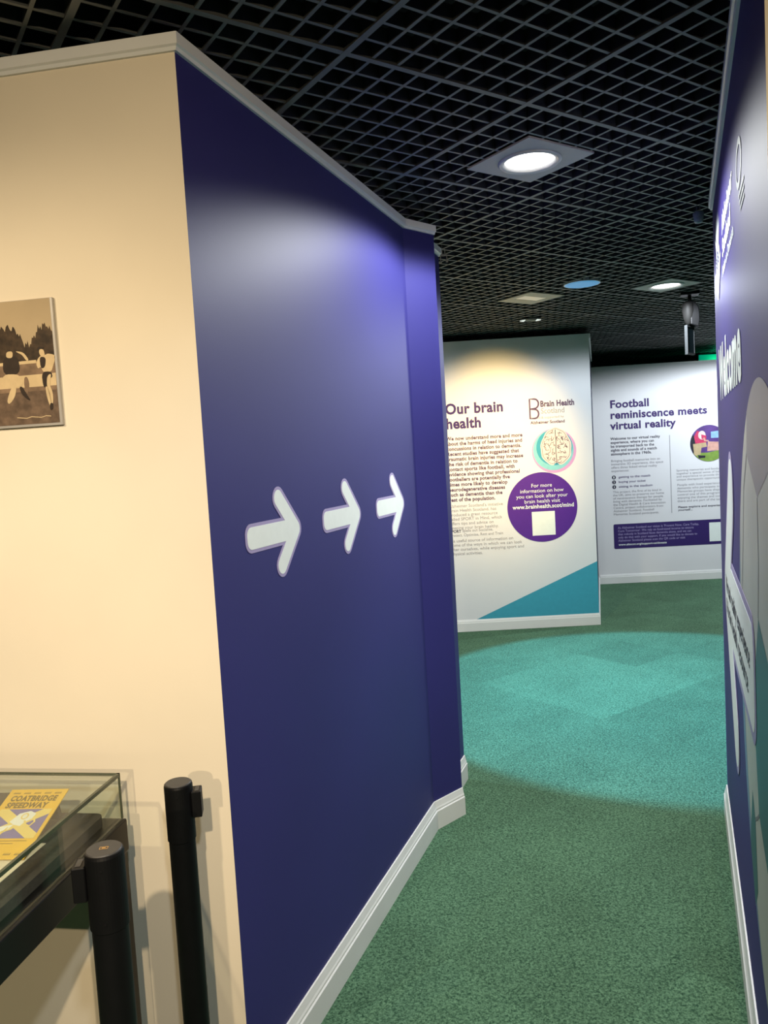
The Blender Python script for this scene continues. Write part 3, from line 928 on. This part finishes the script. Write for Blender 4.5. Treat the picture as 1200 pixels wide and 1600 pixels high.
text('body_text', 'This project, the first of its kind in\nthe UK, aims to preserve our home\nof reminiscence therapy for people\nliving with dementia. Facilitated by\nthe Digital Health & Care Innovation\nCentre, project collaborators from\nAlzheimer Scotland, Football\nMemories Scotland participants.', t, M['txt_grey'], 0.175, 0.735, 0.742, 1.018)
bm = BM(); poly(bm, [(0.798, 0.745), (0.804, 0.745), (0.804, 1.590), (0.798, 1.590)], 0.0014); obj('divider_line', bm, M['txt_grey'], t)
text('body_text', 'Sporting memories and football bring\ntogether a special sense of belonging\nand experience to provide this\nunique therapeutic opportunity.', t, M['txt_grey'], 0.862, 1.43, 1.085, 1.215)
text('body_text', 'People with lived experience of\ndementia who participate in the\nMemories groups have shaped and\ncontrol one of this programme,\nenjoying the themes and content\nthere and are part of the team.', t, M['txt_grey'], 0.865, 1.42, 0.850, 1.058)
text('body_text', 'Please explore and experience it for\nyourself...', t, M['txt_dark'], 0.868, 1.46, 0.755, 0.815, bold=0.016)
bm = BM(); poly(bm, rrect(0.169, 1.62, 0.380, 0.652, 0.015), 0.0014); bn = obj('banner', bm, M['banner'], t)
text('banner_text', "At Alzheimer Scotland our vision is 'Prevent Now, Care Today,\nCure Tomorrow'. We rely on fundraised income to ensure\nthat nobody in Scotland faces dementia alone, and we can\nonly do that with your support. If you would like to donate to\nAlzheimer Scotland please scan the QR code or visit", bn, M['lilac'], 0.215, 1.085, 0.450, 0.625, bold=0.004, off=0.0020)
text('web_address', 'www.alzscot.org/support-us/donate', bn, M['white_print'], 0.217, 0.735, 0.408, 0.438, bold=0.016, off=0.0020)
bm = BM(); poly(bm, [(1.195, 0.412), (1.40, 0.412), (1.40, 0.618), (1.195, 0.618)], 0.0022); obj('white_square', bm, M['white_print'], bn)
pcx, pcz, pr = 1.215, 1.478, 0.198
bm = BM(); poly(bm, circ(pcx, pcz, pr, 64), 0.0012); ph = obj('round_photo', bm, M['p_violet'], t)
def inp(name, pts, m, off):
    q = []
    for x, z in pts:
        dx, dz = x, z
        l = math.hypot(dx, dz)
        if l > 0.985:
            dx, dz = dx * 0.985 / l, dz * 0.985 / l
        q.append((pcx + dx * pr, pcz + dz * pr))
    bm_ = BM(); poly(bm_, q, off); return obj(name, bm_, m, ph)
inp('photo_floor', [(math.cos(math.radians(a)), math.sin(math.radians(a))) for a in range(210, 346, 6)] + [(0.4, -0.42), (-0.1, -0.5)], M['p_green'], 0.0015)
inp('photo_wall_left', [(math.cos(math.radians(a)), math.sin(math.radians(a))) for a in range(150, 215, 6)] + [(-0.55, -0.4), (-0.55, 0.3)], M['p_dark'], 0.0015)
inp('photo_stools', [(-0.05, 0.1), (0.98, 0.02), (0.95, -0.42), (-0.1, -0.42)], M['p_skin'], 0.0016)
inp('photo_screen', [(0.12, 0.62), (0.62, 0.66), (0.62, 0.28), (0.12, 0.28)], M['p_screen'], 0.0017)
inp('photo_torso', [(-0.78, 0.40), (-0.62, 0.72), (-0.38, 0.62), (-0.14, 0.20), (-0.12, 0.02), (-0.72, 0.02)], M['p_red'], 0.0018)
inp('photo_trousers', [(-0.85, 0.0), (-0.15, 0.06), (-0.10, -0.18), (-0.40, -0.22), (-0.46, -0.60), (-0.62, -0.60), (-0.66, -0.66), (-0.84, -0.60)], M['p_beige'], 0.0019)
inp('photo_head', circ(-0.36, 0.46, 0.20, 20, 0.24), M['p_pale'], 0.0020)
inp('photo_headset', [(-0.40, 0.50), (-0.12, 0.42), (-0.14, 0.20), (-0.38, 0.26)], M['p_red'], 0.0021)
inp('photo_forearm', [(-0.30, 0.30), (-0.24, 0.12), (0.0, 0.10), (-0.02, 0.18), (-0.18, 0.20), (-0.22, 0.34)], M['p_skin'], 0.0022)
inp('photo_shoes', [(-0.60, -0.62), (-0.20, -0.66), (-0.22, -0.78), (-0.56, -0.80)], M['p_dark'], 0.0020)

# ------------------------------------------------------------------ photograph on the cream wall
nC = Vector((-DC.y, DC.x)) if (-DC.y * 0 + DC.x) < 0 else Vector((DC.y, -DC.x))
if nC.y > 0:
    nC = -nC
FC = wall_frame(C0 - nC * SKIN, -DC)          # local x runs to the right, 0 at the corner
t = thing('photo_panel', 'sepia photograph of runners on a sports field mounted on the cream wall', 'photograph', FC)
x1, x0, z0, z1 = -0.338, -0.775, 1.660, 1.9435
bm = BM(); box(bm, x0, x1, z0, z1, 0.001, 0.009); bevel(bm, 0.0008, 1)
obj('panel', bm, M['alu'], t)
px0, px1, pz0, pz1 = x0 + 0.003, x1 - 0.006, z0 + 0.006, z1 - 0.001
zz = 0.0093
bm = BM(); poly(bm, [(px0, pz0), (px1, pz0), (px1, pz1), (px0, pz1)], zz); pr_o = obj('sepia_print', bm, M['sep_sky'], t)
def PX(fx, fz):
    """fx metres left of the print's right edge (negative = right), fz 0..1 up the print"""
    return (px1 - fx, pz0 + fz * (pz1 - pz0))
def chaikin(pts, it=2):
    for _ in range(it):
        q = []
        for i in range(len(pts)):
            a, b = pts[i], pts[(i + 1) % len(pts)]
            q += [(0.78 * a[0] + 0.22 * b[0], 0.78 * a[1] + 0.22 * b[1]), (0.22 * a[0] + 0.78 * b[0], 0.22 * a[1] + 0.78 * b[1])]
        pts = q
    return pts
def prt(name, pts, m, off):
    if any(k in name for k in ('runner', 'figure')):
        pts = chaikin(pts)
    bm_ = BM(); poly(bm_, [PX(*p) for p in pts], zz + off); return obj(name, bm_, m, pr_o)
random.seed(5)
prt('field', [(0, 0.0), (0, 0.27), (0.42, 0.27), (0.42, 0.0)], M['sep_field'], 0.0003)
tr = [(0, 0.44)]
for k in range(150):
    xx = 0.42 * k / 149
    hgt = 0.79 - 0.15 * math.exp(-((xx - 0.062) / 0.022) ** 2) - 0.07 * math.exp(-(xx / 0.008) ** 2)
    tr.append((xx, hgt + 0.022 * math.sin(xx * 420) + 0.014 * math.sin(xx * 1130 + 1) + random.uniform(-0.009, 0.009)))
tr += [(0.42, 0.44)]
prt('trees', tr, M['sep_tree'], 0.0003)
prt('bank', [(0, 0.38), (0, 0.50), (0.42, 0.50), (0.42, 0.38)], M['sep_mid'], 0.0004)
prt('white_wall', [(0, 0.28), (0, 0.40), (0.42, 0.385), (0.42, 0.28)], M['sep_light'], 0.0005)
prt('kerb', [(0, 0.265), (0, 0.30), (0.42, 0.30), (0.42, 0.265)], M['sep_mid'], 0.0006)
prt('rail', [(0.045, 0.49), (0.045, 0.515), (0.42, 0.50), (0.42, 0.475)], M['sep_light'], 0.0006)
# runner on the right
prt('runner_shirt', [(0.012, 0.555), (0.036, 0.545), (0.046, 0.49), (0.042, 0.44), (0.034, 0.46), (0.030, 0.41), (0.010, 0.41), (0.004, 0.46), (-0.003, 0.52)], M['sep_light'], 0.0009)
prt('runner_bib', [(0.020, 0.53), (0.036, 0.54), (0.035, 0.44), (0.024, 0.45)], M['sep_dark'], 0.0011)
prt('runner_shorts', [(0.010, 0.415), (0.034, 0.415), (0.033, 0.29), (0.022, 0.285), (0.019, 0.36), (0.008, 0.365)], M['sep_dark'], 0.0010)
prt('runner_leg', [(0.010, 0.40), (0.021, 0.38), (0.024, 0.31), (0.020, 0.24), (0.017, 0.15), (0.012, 0.15), (0.010, 0.24), (0.017, 0.31)], M['sep_light'], 0.0012)
prt('runner_leg', [(0.028, 0.30), (0.021, 0.29), (0.016, 0.20), (0.015, 0.13), (0.020, 0.13), (0.026, 0.21)], M['sep_light'], 0.0012)
prt('runner_head', [(0.030, 0.60), (0.036, 0.59), (0.035, 0.555), (0.028, 0.53), (0.022, 0.55), (0.024, 0.59)], M['sep_light'], 0.0012)
prt('runner_hair', [(0.023, 0.615), (0.038, 0.62), (0.041, 0.59), (0.036, 0.575), (0.034, 0.60), (0.024, 0.60)], M['sep_dark'], 0.0013)
prt('runner_arm', [(-0.002, 0.545), (0.018, 0.56), (0.020, 0.535), (0.0, 0.515)], M['sep_light'], 0.0012)
prt('runner_shoe', [(0.012, 0.16), (0.020, 0.16), (0.021, 0.10), (0.013, 0.11)], M['sep_dark'], 0.0013)
# runner on the left edge of the picture
prt('second_runner_shirt', [(0.088, 0.56), (0.125, 0.57), (0.130, 0.41), (0.086, 0.41)], M['sep_dark'], 0.0009)
prt('second_runner_shorts', [(0.086, 0.41), (0.132, 0.42), (0.130, 0.30), (0.080, 0.31)], M['sep_light'], 0.0010)
prt('second_runner_arm', [(0.086, 0.58), (0.095, 0.60), (0.074, 0.585), (0.062, 0.52), (0.068, 0.51), (0.078, 0.565)], M['sep_light'], 0.0010)
prt('second_runner_head', [(0.100, 0.60), (0.116, 0.60), (0.118, 0.55), (0.102, 0.545)], M['sep_light'], 0.0011)
prt('second_runner_leg', [(0.110, 0.32), (0.098, 0.32), (0.104, 0.23), (0.120, 0.17), (0.126, 0.20)], M['sep_light'], 0.0011)
prt('second_runner_leg', [(0.092, 0.31), (0.084, 0.31), (0.076, 0.25), (0.066, 0.19), (0.074, 0.20), (0.088, 0.25)], M['sep_dark'], 0.0011)
prt('distant_figure', [(0.070, 0.385), (0.077, 0.385), (0.080, 0.33), (0.076, 0.25), (0.071, 0.25), (0.066, 0.33)], M['sep_mid'], 0.0009)
prt('ball_on_grass', circ(0.113, 0.245, 0.006, 16, 0.022), M['sep_light'], 0.0012)
bm = BM(); ribbon(bm, [PX(0.02 + k * 0.012, 0.055 + 0.006 * math.sin(k * 2.1)) for k in range(8)], 0.0016, zz + 0.0008); obj('torn_edge', bm, M['sep_light'], pr_o)

# ------------------------------------------------------------------ glass display case
ax = -DC                                        # along the wall to the right
back = C0 - nC * SKIN + nC * 0.066
DCM = Matrix(((ax.x, nC.x, 0, 0), (ax.y, nC.y, 0, 0), (0, 0, 1, 0), (0, 0, 0, 1)))
corner = Vector((-0.613, 1.663))                # back right corner of the glass
CM = Matrix(((ax.x, -nC.x, 0, corner.x), (ax.y, -nC.y, 0, corner.y), (0, 0, 1, 0), (0, 0, 0, 1)))
# local: x to the right along the wall (negative = inside), y away from the viewer (negative = towards), z up
t = thing('display_case', 'table display case with glass top and charcoal frame beside the barrier posts', 'display case', CM)
CWD, CDP = 1.25, 0.50
ZG0, ZG1 = 0.787, 0.888
g = 0.006
bm = BM(); box(bm, -CWD, 0, -CDP, 0, ZG1 - g, ZG1); obj('glass_top', bm, M['glass'], t)
for nm, b_ in (('glass_side', (-g, 0, -CDP + g, -g)), ('glass_side', (-CWD, -CWD + g, -CDP + g, -g)), ('glass_side', (-CWD, 0, -g, 0)), ('glass_side', (-CWD, 0, -CDP, -CDP + g))):
    bm = BM(); box(bm, *b_, ZG0, ZG1 - g - 0.0005); obj(nm, bm, M['glass'], t)
bm = BM()
e = 0.0035
for b_ in ((-CWD, 0.0008, -0.004, 0.0008, ZG1 - 0.005, ZG1 + 0.0008), (-0.0055, 0.0008, -CDP, 0.0008, ZG1 - 0.007, ZG1 + 0.0008), (-CWD, 0, -CDP - 0.0008, -CDP + 0.004, ZG1 - 0.006, ZG1 + 0.0008),
           (-0.003, 0.0008, -0.003, 0.0008, ZG0, ZG1), (-0.003, 0.0008, -CDP - 0.0008, -CDP + 0.003, ZG0, ZG1)):
    box(bm, *b_)
obj('glass_edge', bm, M['glass_edge'], t)
bm = BM()
box(bm, -CWD - 0.004, 0.006, -CDP - 0.006, 0.006, 0.712, 0.784)
bevel(bm, 0.003)
obj('frame', bm, M['case'], t)
bm = BM(); prism(bm, rrect(-CWD + 0.03, -0.030, -CDP + 0.02, -0.020, 0.02), 0.784, 0.806); obj('base_tray', bm, M['case_grey'], t)
for lx in (0.0, -CWD + 0.035):
    for ly in (0.0, -CDP + 0.035):
        bm = BM(); box(bm, lx - 0.032, lx + 0.003, ly - 0.032, ly + 0.003, 0, 0.714); bevel(bm, 0.002, 1); obj('leg', bm, M['case'], t)

# programme lying on a small tilted rest in the case
TLp, TRp, BRp = Vector((-0.836, 1.652, 0.868)), Vector((-0.708, 1.640, 0.868)), Vector((-0.734, 1.454, 0.812))
xa = (TRp - TLp).normalized(); ya = (TRp - BRp); PH = ya.length; ya.normalize(); PW = (TRp - TLp).length
za = xa.cross(ya).normalized(); ya = za.cross(xa)
o0 = BRp - xa * PW
PMt = Matrix(((xa.x, ya.x, za.x, o0.x), (xa.y, ya.y, za.y, o0.y), (xa.z, ya.z, za.z, o0.z), (0, 0, 0, 1)))
t = thing('book_rest', 'dark grey tilted rest under the yellow programme in the display case', 'rest', PMt)
bm = BM(); box(bm, -0.30, PW * 0.97, 0.01, PH * 0.97, -0.004, -0.0015); obj('rest_plate', bm, M['case_grey'], t)
bm = BM(); box(bm, -0.28, PW * 0.90, PH * 0.80, PH * 0.86, -0.045, -0.004); obj('rest_foot', bm, M['case_grey'], t)
t = thing('race_programme', 'yellow and violet speedway programme with a rider drawing in the glass case', 'programme', PMt)
bm = BM(); box(bm, 0, PW, 0, PH, -0.001, 0.0012); obj('cover', bm, M['yellow'], t)
def P2(u, v):
    return (u * PW, v * PH)
text('title', 'COATBRIDGE', t, M['brown_print'], 0.10 * PW, 0.90 * PW, 0.810 * PH, 0.900 * PH, bold=0.05, off=0.0016)
text('title', 'SPEEDWAY', t, M['brown_print'], 0.10 * PW, 0.82 * PW, 0.705 * PH, 0.795 * PH, bold=0.05, off=0.0016)
bm = BM(); poly(bm, [P2(0.06, 0.27), P2(0.94, 0.27), P2(0.94, 0.69), P2(0.06, 0.69)], 0.0015); em_p = obj('picture_field', bm, M['violet_print'], t)
bm = BM()
poly(bm, [P2(0.06, 0.69), P2(0.20, 0.69), P2(0.94, 0.34), P2(0.94, 0.27), P2(0.80, 0.27), P2(0.06, 0.62)], 0.0017)
poly(bm, [P2(0.94, 0.69), P2(0.80, 0.69), P2(0.06, 0.34), P2(0.06, 0.27), P2(0.20, 0.27), P2(0.94, 0.62)], 0.00172)
obj('diagonal_cross', bm, M['pale_yellow'], em_p)
bm = BM()
poly(bm, [P2(*p) for p in ((0.44, 0.62), (0.60, 0.66), (0.72, 0.62), (0.70, 0.54), (0.62, 0.50), (0.58, 0.44), (0.46, 0.46), (0.36, 0.50))], 0.0019)
poly(bm, [P2(*p) for p in ((0.10, 0.36), (0.30, 0.44), (0.46, 0.46), (0.40, 0.36), (0.20, 0.31))], 0.00192)
rd = obj('rider_drawing', bm, M['white_print'], em_p)
bm = BM()
ribbon(bm, [P2(*p) for p in ((0.60, 0.52), (0.66, 0.46), (0.74, 0.44), (0.78, 0.50), (0.72, 0.58))], 0.004, 0.0021)
ribbon(bm, [P2(*p) for p in ((0.40, 0.42), (0.34, 0.32), (0.28, 0.29), (0.34, 0.36), (0.48, 0.40))], 0.004, 0.0021)
ribbon(bm, [P2(0.20 + 0.07 * math.cos(a * 0.4), 0.36 + 0.05 * math.sin(a * 0.4)) for a in range(16)], 0.003, 0.0021, True)
ribbon(bm, [P2(0.56 + 0.05 * math.cos(a * 0.4), 0.58 + 0.04 * math.sin(a * 0.4)) for a in range(16)], 0.003, 0.0021, True)
obj('rider_lines', bm, M['pale_yellow'], rd)
for vv in (0.925, 0.045):
    bm = BM()
    for k in range(5):
        cx = 0.14 + k * 0.18
        for q in range(4):
            poly(bm, [P2(cx - 0.06 + q * 0.03, vv), P2(cx - 0.035 + q * 0.03, vv), P2(cx - 0.04 + q * 0.03 + 0.004, vv + 0.035)], 0.0016)
    obj('ornament_row', bm, M['brown_print'], t)
bm = BM()
for k in range(3):
    ribbon(bm, [P2(0.10, 0.235 - 0.035 * k), P2(0.86 - 0.2 * k, 0.235 - 0.035 * k)], 0.0014, 0.0016)
obj('small_print', bm, M['brown_print'], t)
bm = BM(); box(bm, -0.30, -0.085, -0.36, -0.155, 0.8064, 0.8074)
cardo = obj('paper_sheet', bm, M['paper'])
cardo.matrix_world = CM
tag(cardo, 'pale cream paper sheet tucked under the yellow programme', 'paper')

# ------------------------------------------------------------------ barrier posts
def barrier_post(label, x, y, top, side, rot, mark):
    t = thing('barrier_post', label, 'barrier post', Matrix.Translation((x, y, 0)) @ Matrix.Rotation(rot, 4, 'Z'), 'black belt barrier posts')
    bm = BM(); lathe(bm, [(0, 0), (0.165, 0), (0.170, 0.006), (0.165, 0.014), (0.06, 0.032), (0.034, 0.045), (0, 0.045)], 48); obj('base', bm, M['black'], t, True)
    bm = BM(); lathe(bm, [(0.0268, 0.04), (0.0268, top - 0.118)], 40); obj('pole', bm, M['black'], t, True)
    bm = BM(); lathe(bm, [(0.0268, top - 0.120), (0.0288, top - 0.118), (0.0288, top - 0.006), (0.0278, top - 0.002), (0.0250, top - 0.001)], 40); obj('head', bm, M['black'], t)
    bm = BM(); lathe(bm, [(0, top + 0.0005), (0.0250, top + 0.0005), (0.0262, top - 0.0010), (0.0262, top - 0.004), (0, top - 0.004)], 40); cap = obj('cap', bm, M['black_cap'], t)
    bm = BM()
    box(bm, side * 0.026, side * 0.0455, -0.017, 0.017, top - 0.072, top - 0.018) if side > 0 else box(bm, side * 0.0455, side * 0.026, -0.017, 0.017, top - 0.072, top - 0.018)
    bevel(bm, 0.0015, 1)
    cl = obj('belt_clip', bm, M['black'], t)
    bm = BM()
    xc = side * 0.037
    box(bm, xc - 0.004, xc + 0.004, -0.011, 0.011, top - 0.0182, top - 0.0172); obj('slot', bm, M['black_cap'], cl)
    for a in (30, 150, 270):
        for zc in (top - 0.022, top - 0.104):
            ca, sa = math.cos(math.radians(a)), math.sin(math.radians(a))
            mwx = Matrix.Translation((0.0288 * ca, 0.0288 * sa, zc)) @ Matrix.Rotation(math.radians(a), 4, 'Z') @ Matrix.Rotation(math.pi / 2, 4, 'Y')
            bm = BM(); lathe(bm, [(0, 0.0008), (0.0025, 0.0006), (0.0028, -0.001), (0, -0.001)], 12, mwx)
            obj('screw', bm, M['black'], t)
    if mark:
        bm = BM()
        ribbon(bm, [(-0.006, -0.0032), (0.006, -0.0032), (0.006, 0.0032), (-0.006, 0.0032)], 0.0013, top + 0.0009, True)
        ribbon(bm, [(-0.0028, 0.0), (0.0028, 0.0)], 0.0024, top + 0.0009)
        obj('gold_mark', bm, M['gold'], cap)
    return t
barrier_post('black belt barrier post nearest the camera, in front of the display case', -0.450, 1.132, 0.985, -1, math.radians(8), True)
barrier_post('black belt barrier post standing close to the cream wall, behind the other post', -0.455, 1.556, 0.905, 1, math.radians(8), False)
